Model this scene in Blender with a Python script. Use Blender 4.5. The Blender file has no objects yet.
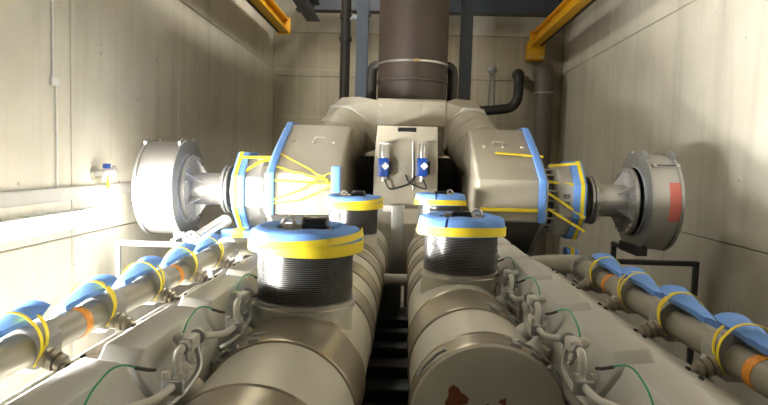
import bpy, bmesh, math, random
from mathutils import Vector, Matrix

# ------------------------------------------------------------------ camera
W_PX, H_PX, F_PX = 768, 405, 600.0
VPX, VPY, ROLL = 405.0, 162.0, 0.028
CAM = Vector((0, 0, 4.0))
scn = bpy.context.scene
COL = scn.collection

rc = Vector(((VPX - 384) / F_PX, -(VPY - 202.5) / F_PX, -1.0))
uc = Vector((ROLL, 1.0, 0.0)); uc.z = (uc.x * rc.x + uc.y * rc.y) / 1.0
yc = rc.normalized(); zc = uc.normalized(); zc = (zc - yc * zc.dot(yc)).normalized(); xc = yc.cross(zc)
M_CW = Matrix((xc, yc, zc))           # rows: world axes in camera space  -> world_from_cam
cam_d = bpy.data.cameras.new('camera'); cam_d.sensor_width = 36.0; cam_d.lens = F_PX / W_PX * 36.0
cam_d.clip_start = 0.02
cam = bpy.data.objects.new('camera', cam_d); COL.objects.link(cam)
cam.matrix_world = Matrix.Translation(CAM) @ M_CW.to_4x4()
scn.camera = cam

def at(px, py, Y):
    d = M_CW @ Vector(((px - 384) / F_PX, -(py - 202.5) / F_PX, -1.0))
    return CAM + d * (Y / d.y)

# ------------------------------------------------------------------ world, light, exposure
wd = bpy.data.worlds.new('world'); scn.world = wd; wd.use_nodes = True
wd.node_tree.nodes['Background'].inputs[0].default_value = (0.9, 0.95, 1.0, 1)
wd.node_tree.nodes['Background'].inputs[1].default_value = 0.05
vs = scn.view_settings
vs.view_transform = 'Standard'; vs.look = 'None'; vs.gamma = 1.0; vs.use_curve_mapping = False
vs.exposure = 2.75
WALL_LAMP = 90.0
CEIL_LAMP = 13.0

# ------------------------------------------------------------------ materials
MATS = {}
def mat(name, col, rough=0.5, metal=0.0, var=0.12, scale=6.0, bump=0.0, bscale=40.0, spec=0.5, emit=None, dirt=None, coat=0.0):
    m = bpy.data.materials.new(name); m.use_nodes = True
    nt = m.node_tree; N = nt.nodes; L = nt.links
    b = N['Principled BSDF']
    b.inputs['Roughness'].default_value = rough; b.inputs['Metallic'].default_value = metal
    b.inputs['Specular IOR Level'].default_value = spec
    if coat: b.inputs['Coat Weight'].default_value = coat
    geo = N.new('ShaderNodeNewGeometry')
    nz = N.new('ShaderNodeTexNoise'); nz.inputs['Scale'].default_value = scale; nz.inputs['Detail'].default_value = 6
    L.new(geo.outputs['Position'], nz.inputs['Vector'])
    mx = N.new('ShaderNodeMix'); mx.data_type = 'RGBA'
    c = Vector(col)
    mx.inputs['A'].default_value = (*(c * (1 - var)), 1); mx.inputs['B'].default_value = (*[min(1, x) for x in c * (1 + var)], 1)
    L.new(nz.outputs['Fac'], mx.inputs['Factor'])
    out = mx.outputs['Result']
    if dirt:
        n2 = N.new('ShaderNodeTexNoise'); n2.inputs['Scale'].default_value = dirt[2]; n2.inputs['Detail'].default_value = 8; n2.inputs['Roughness'].default_value = 0.65
        L.new(geo.outputs['Position'], n2.inputs['Vector'])
        rp = N.new('ShaderNodeValToRGB'); rp.color_ramp.elements[0].position = dirt[1]; rp.color_ramp.elements[1].position = dirt[1] + 0.14
        L.new(n2.outputs['Fac'], rp.inputs['Fac'])
        m2 = N.new('ShaderNodeMix'); m2.data_type = 'RGBA'; L.new(rp.outputs['Color'], m2.inputs['Factor'])
        L.new(out, m2.inputs['A']); m2.inputs['B'].default_value = (*dirt[0], 1); out = m2.outputs['Result']
    L.new(out, b.inputs['Base Color'])
    if bump:
        n3 = N.new('ShaderNodeTexNoise'); n3.inputs['Scale'].default_value = bscale; n3.inputs['Detail'].default_value = 4
        L.new(geo.outputs['Position'], n3.inputs['Vector'])
        bp = N.new('ShaderNodeBump'); bp.inputs['Strength'].default_value = bump; bp.inputs['Distance'].default_value = 0.01
        L.new(n3.outputs['Fac'], bp.inputs['Height']); L.new(bp.outputs['Normal'], b.inputs['Normal'])
    if emit:
        b.inputs['Emission Color'].default_value = (*emit[0], 1); b.inputs['Emission Strength'].default_value = emit[1]
    MATS[name] = m
    return m

def concrete(name, base, patch, streak=0.5, board=False):
    m = bpy.data.materials.new(name); m.use_nodes = True
    nt = m.node_tree; N = nt.nodes; L = nt.links; b = N['Principled BSDF']
    b.inputs['Roughness'].default_value = 0.72; b.inputs['Specular IOR Level'].default_value = 0.35
    geo = N.new('ShaderNodeNewGeometry')
    def noise(scale, detail=5, rough=0.6, sc=(1, 1, 1)):
        mp = N.new('ShaderNodeMapping'); mp.inputs['Scale'].default_value = sc
        L.new(geo.outputs['Position'], mp.inputs['Vector'])
        n = N.new('ShaderNodeTexNoise'); n.inputs['Scale'].default_value = scale; n.inputs['Detail'].default_value = detail; n.inputs['Roughness'].default_value = rough
        L.new(mp.outputs['Vector'], n.inputs['Vector']); return n.outputs['Fac']
    def ramp(v, a, c):
        r = N.new('ShaderNodeMapRange'); r.inputs['From Min'].default_value = a; r.inputs['From Max'].default_value = c
        L.new(v, r.inputs['Value']); return r.outputs['Result']
    def mixc(f, A, B):
        x = N.new('ShaderNodeMix'); x.data_type = 'RGBA'; L.new(f, x.inputs['Factor'])
        for k, v in (('A', A), ('B', B)):
            if isinstance(v, tuple): x.inputs[k].default_value = (*v, 1)
            else: L.new(v, x.inputs[k])
        return x.outputs['Result']
    def scaled(f, k):
        x = N.new('ShaderNodeMath'); x.operation = 'MULTIPLY'; L.new(f, x.inputs[0]); x.inputs[1].default_value = k; return x.outputs[0]
    dark = tuple(x * 0.72 for x in base)
    c = mixc(ramp(noise(0.9, 6), 0.35, 0.68), base, patch)
    c = mixc(scaled(ramp(noise(1.0, 4, 0.6, (3.5, 3.5, 0.25)), 0.5, 0.75), streak), c, dark)          # run marks
    c = mixc(scaled(ramp(noise(14, 4, 0.7), 0.55, 0.8), 0.25), c, dark)
    vo = N.new('ShaderNodeTexVoronoi'); vo.inputs['Scale'].default_value = 3.2; vo.inputs['Randomness'].default_value = 1.0
    L.new(geo.outputs['Position'], vo.inputs['Vector'])
    hole = ramp(vo.outputs['Distance'], 0.085, 0.045)
    sel = ramp(noise(1.7, 2), 0.5, 0.53)
    hm = N.new('ShaderNodeMath'); hm.operation = 'MULTIPLY'; L.new(hole, hm.inputs[0]); L.new(sel, hm.inputs[1])
    c = mixc(scaled(hm.outputs[0], 0.6), c, tuple(x * 0.35 for x in base))                                # blow holes
    if board:
        br = N.new('ShaderNodeTexBrick'); br.offset = 0.0
        mp = N.new('ShaderNodeMapping'); mp.inputs['Rotation'].default_value = (math.pi / 2, 0, 0)
        L.new(geo.outputs['Position'], mp.inputs['Vector']); L.new(mp.outputs['Vector'], br.inputs['Vector'])
        br.inputs['Scale'].default_value = 1.0; br.inputs['Brick Width'].default_value = 0.62; br.inputs['Row Height'].default_value = 1.3
        br.inputs['Mortar Size'].default_value = 0.05; br.inputs['Mortar Smooth'].default_value = 0.8
        c = mixc(scaled(br.outputs['Fac'], 0.45), c, tuple(min(1, x * 1.35) for x in base))
    L.new(c, b.inputs['Base Color'])
    bp = N.new('ShaderNodeBump'); bp.inputs['Strength'].default_value = 0.25; bp.inputs['Distance'].default_value = 0.01
    L.new(noise(25, 5), bp.inputs['Height']); L.new(bp.outputs['Normal'], b.inputs['Normal'])
    MATS[name] = m
    return m

concrete('concrete', (0.62, 0.585, 0.49), (0.71, 0.68, 0.59))
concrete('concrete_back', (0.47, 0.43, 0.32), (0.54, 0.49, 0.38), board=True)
concrete('concrete_joint', (0.30, 0.28, 0.23), (0.34, 0.32, 0.27))
mat('floor_paint', (0.18, 0.18, 0.17), 0.6, var=0.2, scale=2)
mat('ceiling_paint', (0.10, 0.10, 0.095), 0.8)
mat('engine_grey', (0.50, 0.49, 0.445), 0.38, var=0.06, scale=3, bump=0.05, bscale=90, dirt=((0.33, 0.30, 0.24), 0.62, 5))
mat('cover_grey', (0.47, 0.46, 0.43), 0.33, var=0.05, scale=3, dirt=((0.36, 0.33, 0.27), 0.64, 4))
mat('jacket', (0.57, 0.545, 0.47), 0.42, var=0.08, scale=4, bump=0.08, bscale=30, dirt=((0.30, 0.25, 0.18), 0.66, 6))
mat('band_metal', (0.36, 0.32, 0.25), 0.34, metal=0.55, var=0.1, scale=9)
mat('housing_tan', (0.36, 0.33, 0.26), 0.5, var=0.1, scale=5, bump=0.08, bscale=30, dirt=((0.26, 0.22, 0.15), 0.62, 5))
mat('trunking_grey', (0.42, 0.41, 0.38), 0.5)
mat('manifold_tan', (0.30, 0.28, 0.225), 0.42, metal=0.15, var=0.12, scale=5, dirt=((0.2, 0.17, 0.12), 0.62, 6))
mat('tee_grey', (0.30, 0.295, 0.27), 0.45)
mat('steel', (0.62, 0.61, 0.58), 0.3, metal=0.9, var=0.08)
mat('drum_metal', (0.44, 0.435, 0.42), 0.38, metal=0.6, var=0.05, scale=3)
mat('galv', (0.40, 0.405, 0.40), 0.4, metal=0.7)
mat('bellows_wire', (0.22, 0.22, 0.22), 0.28, metal=0.8, var=0.3, scale=60)
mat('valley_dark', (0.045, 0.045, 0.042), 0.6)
mat('blue_foam', (0.15, 0.335, 0.80), 0.75, var=0.1, scale=12, bump=0.1, bscale=120)
mat('yellow_tape', (0.90, 0.72, 0.03), 0.5, var=0.06, bump=0.08, bscale=60)
mat('black', (0.015, 0.015, 0.016), 0.25, coat=0.3)
mat('rubber', (0.03, 0.03, 0.03), 0.6)
mat('green_wire', (0.02, 0.30, 0.12), 0.45)
mat('orange_label', (0.75, 0.28, 0.02), 0.5, var=0.35, scale=45)
mat('stack_brown', (0.055, 0.040, 0.033), 0.48, metal=0.25, var=0.25, scale=2.5, bump=0.15, bscale=25)
mat('dark_pipe', (0.035, 0.032, 0.03), 0.45, metal=0.2, var=0.25, dirt=((0.12, 0.07, 0.04), 0.64, 6))
mat('pipe_grey', (0.16, 0.145, 0.12), 0.5, metal=0.2, var=0.2)
mat('beam_blue', (0.050, 0.060, 0.080), 0.5, var=0.2)
mat('post_blue', (0.07, 0.09, 0.12), 0.5, var=0.15)
mat('crane_yellow', (0.85, 0.46, 0.01), 0.42, var=0.08)
mat('rail_black', (0.03, 0.03, 0.03), 0.5)
mat('actuator_blue', (0.01, 0.06, 0.32), 0.35)
mat('white_plastic', (0.80, 0.80, 0.78), 0.45, var=0.03)
mat('red_sticker', (0.60, 0.16, 0.13), 0.55, var=0.12)
mat('frame_grey', (0.33, 0.35, 0.38), 0.5)
mat('frame_dark', (0.05, 0.05, 0.055), 0.5)
mat('rust', (0.20, 0.065, 0.025), 0.8, var=0.4, scale=25)
mat('brass', (0.55, 0.42, 0.2), 0.35, metal=0.8)
mat('lamp_glow', (0.9, 0.9, 0.9), 0.5, emit=((1.0, 0.97, 0.91), WALL_LAMP))
mat('ceiling_glow', (0.9, 0.9, 0.9), 0.5, emit=((1.0, 0.93, 0.80), CEIL_LAMP))

# ------------------------------------------------------------------ mesh builder
def frame_for(a):
    a = Vector(a).normalized()
    t = Vector((0, 0, 1)) if abs(a.z) < 0.9 else Vector((0, 1, 0))
    u = t.cross(a).normalized(); v = a.cross(u)
    return a, u, v

def fillet(pts, r, n=5):
    pts = [Vector(p) for p in pts]; out = [pts[0]]
    for i in range(1, len(pts) - 1):
        a, b, c = pts[i - 1], pts[i], pts[i + 1]
        d1 = (a - b); d2 = (c - b); k = min(r, d1.length * .48, d2.length * .48)
        p, q = b + d1.normalized() * k, b + d2.normalized() * k
        for j in range(n + 1):
            t = j / n
            out.append(p * (1 - t) ** 2 + b * 2 * t * (1 - t) + q * t * t)
    out.append(pts[-1]); return out

class G:
    def __init__(s): s.v = []; s.f = []
    def add(s, vs, fs):
        o = len(s.v); s.v += [Vector(x) for x in vs]; s.f += [[i + o for i in f] for f in fs]; return s
    def box(s, x0, x1, y0, y1, z0, z1):
        return s.add([(x, y, z) for x in (x0, x1) for y in (y0, y1) for z in (z0, z1)],
                     [(0, 1, 3, 2), (4, 6, 7, 5), (0, 4, 5, 1), (2, 3, 7, 6), (0, 2, 6, 4), (1, 5, 7, 3)])
    def obox(s, c, size, ax=(1, 0, 0), up=(0, 0, 1)):
        a = Vector(ax).normalized(); u = Vector(up); w = a.cross(u).normalized(); u = w.cross(a).normalized()
        c = Vector(c); sx, sy, sz = size
        vs = [c + a * (x * sx / 2) - w * (-y * sy / 2) + u * (z * sz / 2) for x in (-1, 1) for y in (-1, 1) for z in (-1, 1)]
        return s.add(vs, [(0, 1, 3, 2), (4, 6, 7, 5), (0, 4, 5, 1), (2, 3, 7, 6), (0, 2, 6, 4), (1, 5, 7, 3)])
    def loft(s, rings, cap=True, closed=False):
        n = len(rings[0]); vs = [p for r in rings for p in r]; fs = []
        m = len(rings)
        for i in range(m if closed else m - 1):
            j = (i + 1) % m
            for k in range(n):
                l = (k + 1) % n
                fs.append((i * n + k, i * n + l, j * n + l, j * n + k))
        if cap and not closed:
            fs.append(tuple(range(n))[::-1]); fs.append(tuple((m - 1) * n + k for k in range(n)))
        return s.add(vs, fs)
    def tube(s, path, r, n=12, closed=False, cap=True):
        path = [Vector(p) for p in path]; m = len(path); rings = []; u = None
        for i, p in enumerate(path):
            if closed: t = (path[(i + 1) % m] - path[i - 1])
            else: t = path[min(i + 1, m - 1)] - path[max(i - 1, 0)]
            t.normalize()
            if u is None: _, u, _ = frame_for(t)
            u = (u - t * u.dot(t)).normalized(); w = t.cross(u)
            rr = r[i] if isinstance(r, (list, tuple)) else r
            rings.append([p + (u * math.cos(2 * math.pi * k / n) + w * math.sin(2 * math.pi * k / n)) * rr for k in range(n)])
        return s.loft(rings, cap, closed)
    def ribbon(s, path, norms, w, th, closed=False):
        path = [Vector(p) for p in path]; m = len(path); rings = []
        for i, p in enumerate(path):
            if closed: t = path[(i + 1) % m] - path[i - 1]
            else: t = path[min(i + 1, m - 1)] - path[max(i - 1, 0)]
            t.normalize(); nn = Vector(norms[i] if isinstance(norms, list) else norms)
            nn = (nn - t * nn.dot(t)).normalized(); b = t.cross(nn)
            rings.append([p + b * (w / 2), p + b * (w / 2) + nn * th, p - b * (w / 2) + nn * th, p - b * (w / 2)])
        return s.loft(rings, True, closed)
    def lathe(s, prof, o, axis=(0, 0, 1), n=32, cap=True, closed=False, a0=0.0, wob=None):
        a, u, v = frame_for(axis); o = Vector(o); rings = []
        for r, h in prof:
            rings.append([o + a * h + (u * math.cos(a0 + 2 * math.pi * k / n) + v * math.sin(a0 + 2 * math.pi * k / n)) * (r + (wob(k / n, h) if wob else 0)) for k in range(n)])
        return s.loft(rings, cap, closed)
    def prism(s, poly, fn, a, b):
        return s.loft([[fn(p, a) for p in poly], [fn(p, b) for p in poly]])
    def build(s, name, m, parent=None, bevel=0.0, seg=2, smooth=35):
        off = parent_loc(parent)
        me = bpy.data.meshes.new(name); me.from_pydata([p - off for p in s.v], [], s.f)
        bm = bmesh.new(); bm.from_mesh(me)
        bmesh.ops.recalc_face_normals(bm, faces=bm.faces)
        if bevel:
            es = [e for e in bm.edges if len(e.link_faces) == 2 and e.calc_face_angle(0) > math.radians(25)]
            bmesh.ops.bevel(bm, geom=es, offset=bevel, segments=seg, affect='EDGES', profile=0.5, clamp_overlap=True)
        bm.to_mesh(me); bm.free()
        me.materials.append(MATS[m])
        me.shade_smooth(); me.set_sharp_from_angle(angle=math.radians(smooth))
        o = bpy.data.objects.new(name, me); COL.objects.link(o)
        if parent: o.parent = parent
        return o

LOCS = {}
def parent_loc(p):
    v = Vector((0, 0, 0))
    while p is not None:
        v += p.location; p = p.parent
    return v
def thing(name, label, cat, loc, group=None):
    o = bpy.data.objects.new(name, None); COL.objects.link(o); o.location = loc; o.empty_display_size = 0.1
    o['label'] = label; o['category'] = cat
    if group: o['group'] = group
    return o
def tag(o, label, cat, group=None):
    o['label'] = label; o['category'] = cat
    if group: o['group'] = group
    return o
def struct(o, label=None, cat=None):
    o['kind'] = 'structure'
    if label: o['label'] = label
    if cat: o['category'] = cat
    return o
def copy_tree(src, loc, label):
    r = src.copy(); COL.objects.link(r); r.location = loc; r['label'] = label
    def rec(a, b):
        for ch in list(a.children):
            c = ch.copy(); COL.objects.link(c); c.parent = b; rec(ch, c)
    rec(src, r); return r
def ORD(i): return ['nearest', 'second', 'third', 'fourth', 'fifth', 'sixth', 'seventh', 'eighth', 'ninth', 'tenth'][i]
SIDE = {-1: 'left', 1: 'right'}
rnd = random.Random(4)

# ------------------------------------------------------------------ room
XL, XR, YB, YF, ZC = -3.75, 4.25, 16.9, -6.2, 9.4
struct(G().box(XL - .3, XR + .3, YF - .3, YB + .3, -0.2, 0).build('floor', 'floor_paint'), 'dark painted concrete engine room floor', 'floor')
struct(G().box(XL - .3, XR + .3, YF - .3, YB + .3, ZC, ZC + .2).build('ceiling', 'ceiling_paint'), 'concrete ceiling high above the engine', 'ceiling')
YJ = [-6.15, -2.95, 0.25, 3.45, 6.64, 9.83, 13.03, 16.22, 16.9]
ZJ = [0.0, 3.05, 6.53, 9.4]
def side_wall(nm, x, s, lab):
    w = struct(G().box(min(x + s * .03, x + s * .3), max(x + s * .03, x + s * .3), YF - .3, YB + .3, 0, ZC).build(nm, 'concrete_joint'), lab, 'wall')
    for i in range(len(YJ) - 1):
        for j in range(len(ZJ) - 1):
            g = 0.009
            G().box(min(x, x + s * .05), max(x, x + s * .05), YJ[i] + g, YJ[i + 1] - g, ZJ[j] + (g if j else 0), ZJ[j + 1] - g).build('concrete_panel', 'concrete', w, bevel=0.006, seg=1)
    return w
wl = side_wall('wall_left', XL, -1, 'tan concrete side wall with lamp, conduit and tap')
wr = side_wall('wall_right', XR, 1, 'tan concrete side wall behind drum with red sticker')
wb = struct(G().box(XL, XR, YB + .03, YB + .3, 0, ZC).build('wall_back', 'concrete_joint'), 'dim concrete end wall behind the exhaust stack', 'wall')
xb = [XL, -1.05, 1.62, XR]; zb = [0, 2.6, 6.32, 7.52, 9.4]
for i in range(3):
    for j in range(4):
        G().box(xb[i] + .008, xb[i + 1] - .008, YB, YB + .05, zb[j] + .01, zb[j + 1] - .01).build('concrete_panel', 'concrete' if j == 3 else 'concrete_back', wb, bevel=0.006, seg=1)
struct(G().box(XL, XR, YF - .3, YF, 0, ZC).build('wall_front', 'ceiling_paint'), 'dark painted wall behind the camera', 'wall')

# ------------------------------------------------------------------ wall lamp, trunking, conduits, tap on the left wall
t = thing('cable_trunking', 'pale cable trunking along the left wall behind the glowing lamp', 'trunking', (XL, 6.6, 3.4))
G().box(XL + .002, XL + .05, 4.6, 9.3, 3.47, 3.62).build('trunking_body', 'trunking_grey', t, bevel=.006)
G().box(XL + .05, XL + .056, 4.6, 9.3, 3.49, 3.60).build('trunking_lid', 'trunking_grey', t)
for ya, yb_, lz, lab in ((4.75, 7.25, 3.26, 'glowing fluorescent strip lamp mounted on the left wall in view'), (.4, 2.9, 3.16, 'fluorescent strip lamp on the left wall beside the camera')):
    t = thing('wall_lamp', lab, 'lamp', (XL, (ya + yb_) / 2, lz - .1), 'strip lamps on the left wall')
    g = G().box(XL, XL + .05, ya - .05, yb_ + .05, lz - .10, lz + .095)
    for z0 in (lz - .10, lz + .082): g.box(XL + .05, XL + .118, ya - .05, yb_ + .05, z0, z0 + .013)
    g.build('lamp_housing', 'white_plastic', t)
    G().box(XL + .05, XL + .115, ya, yb_, lz - .085, lz + .08).build('lamp_diffuser', 'lamp_glow', t, bevel=.02)
    for yy in (ya - .025, yb_ + .025):
        G().box(XL + .05, XL + .12, yy - .023, yy + .023, lz - .085, lz + .08).build('lamp_end_cap', 'white_plastic', t, bevel=.006)
t = thing('wall_conduit', 'thin white conduit running up the left wall', 'conduit', (XL, 6.3, 3.7))
G().tube([(XL + .016, 6.27, 9.3), (XL + .016, 6.27, 4.75)], .014, 8).build('conduit_pipe', 'white_plastic', t)
G().tube([(XL + .016, 6.33, 4.75), (XL + .016, 6.33, 3.62)], .012, 8).build('conduit_pipe', 'white_plastic', t)
G().box(XL, XL + .035, 6.23, 6.37, 4.70, 4.79).build('conduit_coupling', 'white_plastic', t, bevel=.005)
tp = at(97, 173, 7.2); ty, tz = tp.y, tp.z
t = thing('wall_tap', 'small tap with blue handle on the left wall', 'tap', (XL, ty, tz))
G().lathe([(.0, 0), (.085, 0), (.085, .02), (.0, .02)], (XL, ty - .08, tz), (1, 0, 0), 20, cap=False).build('wall_flange', 'steel', t)
G().tube([(XL + .02, ty - .08, tz), (XL + .12, ty - .08, tz), (XL + .14, ty + .06, tz + .02)], .035, 12).build('tap_body', 'white_plastic', t)
G().lathe([(.0, 0), (.075, 0), (.08, .03), (.06, .05), (0, .05)], (XL + .15, ty + .08, tz + .02), (1, .3, 0), 20, cap=False).build('tap_outlet', 'steel', t)
G().box(XL + .10, XL + .16, ty - .07, ty + .03, tz + .06, tz + .12).build('tap_handle', 'actuator_blue', t, bevel=.01)
G().ribbon([(XL + .13, ty, tz - .03), (XL + .10, ty + .06, tz - .10), (XL + .08, ty + .12, tz - .18)], (1, 0, 0), .06, .006).build('yellow_tag', 'yellow_tape', t)

# ------------------------------------------------------------------ ceiling lamps out of view (long tubes under the ceiling)
for i, (lx, ly) in enumerate([(-1.6, 7.6), (-1.7, 11.0), (-1.4, 13.8), (-2.9, 3.7)]):  # last one is an added fill lamp to brighten the left bank
    t = thing('unseen_ceiling_lamp', 'fluorescent ceiling lamp high above the engine, ' + ['over the left housing', 'beside the black standpipe', 'near the end wall', 'added as fill over the left bank'][i], 'lamp', (lx, ly, ZC), 'ceiling lamps above the engine')
    G().box(lx - .12, lx + .12, ly - .8, ly + .8, ZC - .08, ZC).build('lamp_housing', 'white_plastic', t, bevel=.01)
    G().box(lx - .10, lx + .10, ly - .77, ly + .77, ZC - .11, ZC - .08).build('lamp_diffuser', 'ceiling_glow', t)

# ------------------------------------------------------------------ overhead steel, crane rails, pipes on the back wall
def ibeam(g, x, y0, y1, z0, z1, w, tf=.03, tw=.02):
    g.box(x - w / 2, x + w / 2, y0, y1, z0, z0 + tf); g.box(x - w / 2, x + w / 2, y0, y1, z1 - tf, z1); g.box(x - tw / 2, x + tw / 2, y0, y1, z0 + tf, z1 - tf); return g
def crane_rail(x, y1, z, s, label):
    t = thing('crane_rail', label, 'rail', (x, y1, z), 'yellow crane rails')
    ibeam(G(), x, 0.5, y1, z, z + .34, .24, .04, .025).build('rail_beam', 'crane_yellow', t, bevel=.004, seg=1)
    G().box(x + s * .13 - .03, x + s * .13 + .03, 0.5, y1 - .1, z - .02, z + .10).build('conductor_strip', 'rail_black', t)
    G().box(x - .17, x + .17, y1 - .05, y1, z - .05, z + .38).build('end_plate', 'crane_yellow', t, bevel=.006)
    G().box(x - .05, x + .05, y1 - .35, y1 - .05, z + .34, z + .44).build('end_stop', 'crane_yellow', t, bevel=.006)
    return t
crane_rail(-3.27, 15.9, 7.30, -1, 'yellow crane rail along the left wall')
tr = crane_rail(3.42, 16.55, 7.22, 1, 'yellow crane rail along the right wall with bolted wall bracket')
G().box(3.22, 3.68, 16.55, 16.9, 6.85, 7.35).build('wall_bracket', 'crane_yellow', tr, bevel=.01)
for dx in (-.16, .16):
    for dz in (.08, .42):
        G().lathe([(0, 0), (.035, 0), (.035, .03), (0, .03)], (3.45 + dx, 16.55, 6.85 + dz), (0, -1, 0), 6, cap=False).build('bolt', 'steel', tr)
tag(ibeam(G(), -2.42, 3.0, 15.4, 7.48, 7.92, .34, .035, .03).build('runway_beam', 'beam_blue', None, bevel=.004, seg=1), 'dark steel beam hanging beside the left yellow rail', 'beam')
cb = G()
def ibeamx(g, x0, x1, y, z0, z1, w, tf=.035, tw=.03):
    g.box(x0, x1, y - w / 2, y + w / 2, z0, z0 + tf); g.box(x0, x1, y - w / 2, y + w / 2, z1 - tf, z1); g.box(x0, x1, y - tw / 2, y + tw / 2, z0 + tf, z1 - tf); return g
tag(ibeamx(G(), -2.95, 4.2, 15.9, 7.86, 8.42, .35).build('cross_beam', 'beam_blue', None, bevel=.004, seg=1), 'dark blue steel cross beam in front of the end wall', 'beam')
for px, lab in ((361, 'blue grey steel column left of the brown stack'), (464, 'blue grey steel column right of the brown stack')):
    p = at(px, 100, 10.6)
    g = G(); x = p.x
    g.box(x - .10, x + .10, 10.50, 10.52, 0, 9.39); g.box(x - .10, x + .10, 10.68, 10.70, 0, 9.39); g.box(x - .012, x + .012, 10.52, 10.68, 0, 9.39)
    tag(g.build('steel_column', 'post_blue'), lab, 'column', 'steel columns beside the stack')
x = at(345, 60, 11.0).x
t = thing('black_standpipe', 'thin black vertical pipe with couplings left of the stack', 'pipe', (x, 11, 0))
G().tube([(x, 11, 0), (x, 11, 9.39)], .09, 18).build('pipe', 'dark_pipe', t)
for z in (6.15, 6.55, 5.0):
    G().lathe([(0, 0), (.115, 0), (.115, .07), (0, .07)], (x, 11, z), (0, 0, 1), 18, cap=False).build('coupling', 'dark_pipe', t)
G().tube([(x + .05, 11, 6.55), (x + .45, 10.8, 6.58)], .04, 10).build('pipe_bracket', 'frame_grey', t)
# bent pipes on the end wall
pa = [at(519, 68, 16.55), at(520, 72, 16.3), at(517, 108, 16.3), at(484, 111, 16.3)]
pa[0].y = 16.9; pa[0].z = pa[1].z
t = thing('wall_pipe', 'thin dark bent pipe on the end wall', 'pipe', (pa[1].x, 16.3, pa[2].z))
G().tube(fillet(pa + [at(440, 112, 16.3)], .35, 6), .13, 14).build('pipe', 'dark_pipe', t)
pb = [at(545, 68, 16.5), at(545, 70, 16.25), at(547, 260, 16.25)]
pb[0].y = 16.9; pb[0].z = pb[1].z; pb[2].z = 0; pb[2].x = pb[1].x
t = thing('wall_pipe', 'thick grey pipe turning down beside the right wall corner', 'pipe', (pb[1].x, 16.25, 0))
G().tube(fillet(pb, .35, 6), .24, 18).build('pipe', 'pipe_grey', t)
G().lathe([(0, 0), (.27, 0), (.27, .05), (0, .05)], (pb[1].x, 16.25, 5.9), (0, 0, 1), 18, cap=False).build('pipe_flange', 'galv', t)
q = at(492, 70, 16.9)
t = thing('wall_light', 'small round fitting with two cables on the end wall', 'fitting', (q.x, 16.9, q.z))
G().lathe([(0, 0), (.13, 0), (.12, .06), (.06, .10), (0, .11)], (q.x, 16.9, q.z), (0, -1, 0), 18, cap=False).build('fitting_dome', 'frame_grey', t)
for d in (-.05, .05):
    G().tube([(q.x + d, 16.88, q.z - .1), (q.x + d * 1.6, 16.88, q.z - 1.1)], .018, 6).build('cable', 'frame_grey', t)

# ------------------------------------------------------------------ exhaust stack
sx = at(412, 90, 9.6).x; SY = 9.6; sr = .545
t = thing('exhaust_stack', 'wide dark brown exhaust stack rising behind the engine', 'stack', (sx, SY, 4.9))
G().lathe([(sr, 0), (sr, 4.49)], (sx, SY, 4.9), (0, 0, 1), 48).build('stack_shell', 'stack_brown', t)
G().lathe([(sr, 0), (sr + .012, .004), (sr + .012, .03), (sr, .034)], (sx, SY, 5.50), (0, 0, 1), 48, cap=False).build('strap_band', 'steel', t)
G().lathe([(sr, 0), (sr + .02, .01), (sr + .02, .05), (sr, .06)], (sx, SY, 5.22), (0, 0, 1), 48, cap=False).build('jacket_seam', 'stack_brown', t)
G().lathe([(sr, 0), (sr + .07, 0), (sr + .07, .05), (sr, .05)], (sx, SY, 4.9), (0, 0, 1), 48, cap=False).build('base_flange', 'stack_brown', t)
G().obox((sx + .05, SY - sr - .02, 5.515), (.07, .03, .04)).build('strap_buckle', 'brass', t, bevel=.004)
for s, px in ((-1, 371), (1, 452)):
    a = at(px, 98, 9.8)
    lab = 'dark pipe elbow entering the stack from the ' + SIDE[s] + ' side'
    t = thing('pipe_elbow', lab, 'pipe', (a.x, 9.8, 4.5))
    G().tube(fillet([(a.x, 9.8, 4.5), (a.x, 9.8, 5.52), (sx + s * .45, 9.75, 5.56)], .22, 6), .085, 14).build('pipe', 'dark_pipe', t)
    G().lathe([(0, 0), (.12, 0), (.12, .05), (0, .05)], (a.x, 9.8, 4.78), (0, 0, 1), 14, cap=False).build('pipe_flange', 'rust', t)

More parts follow.
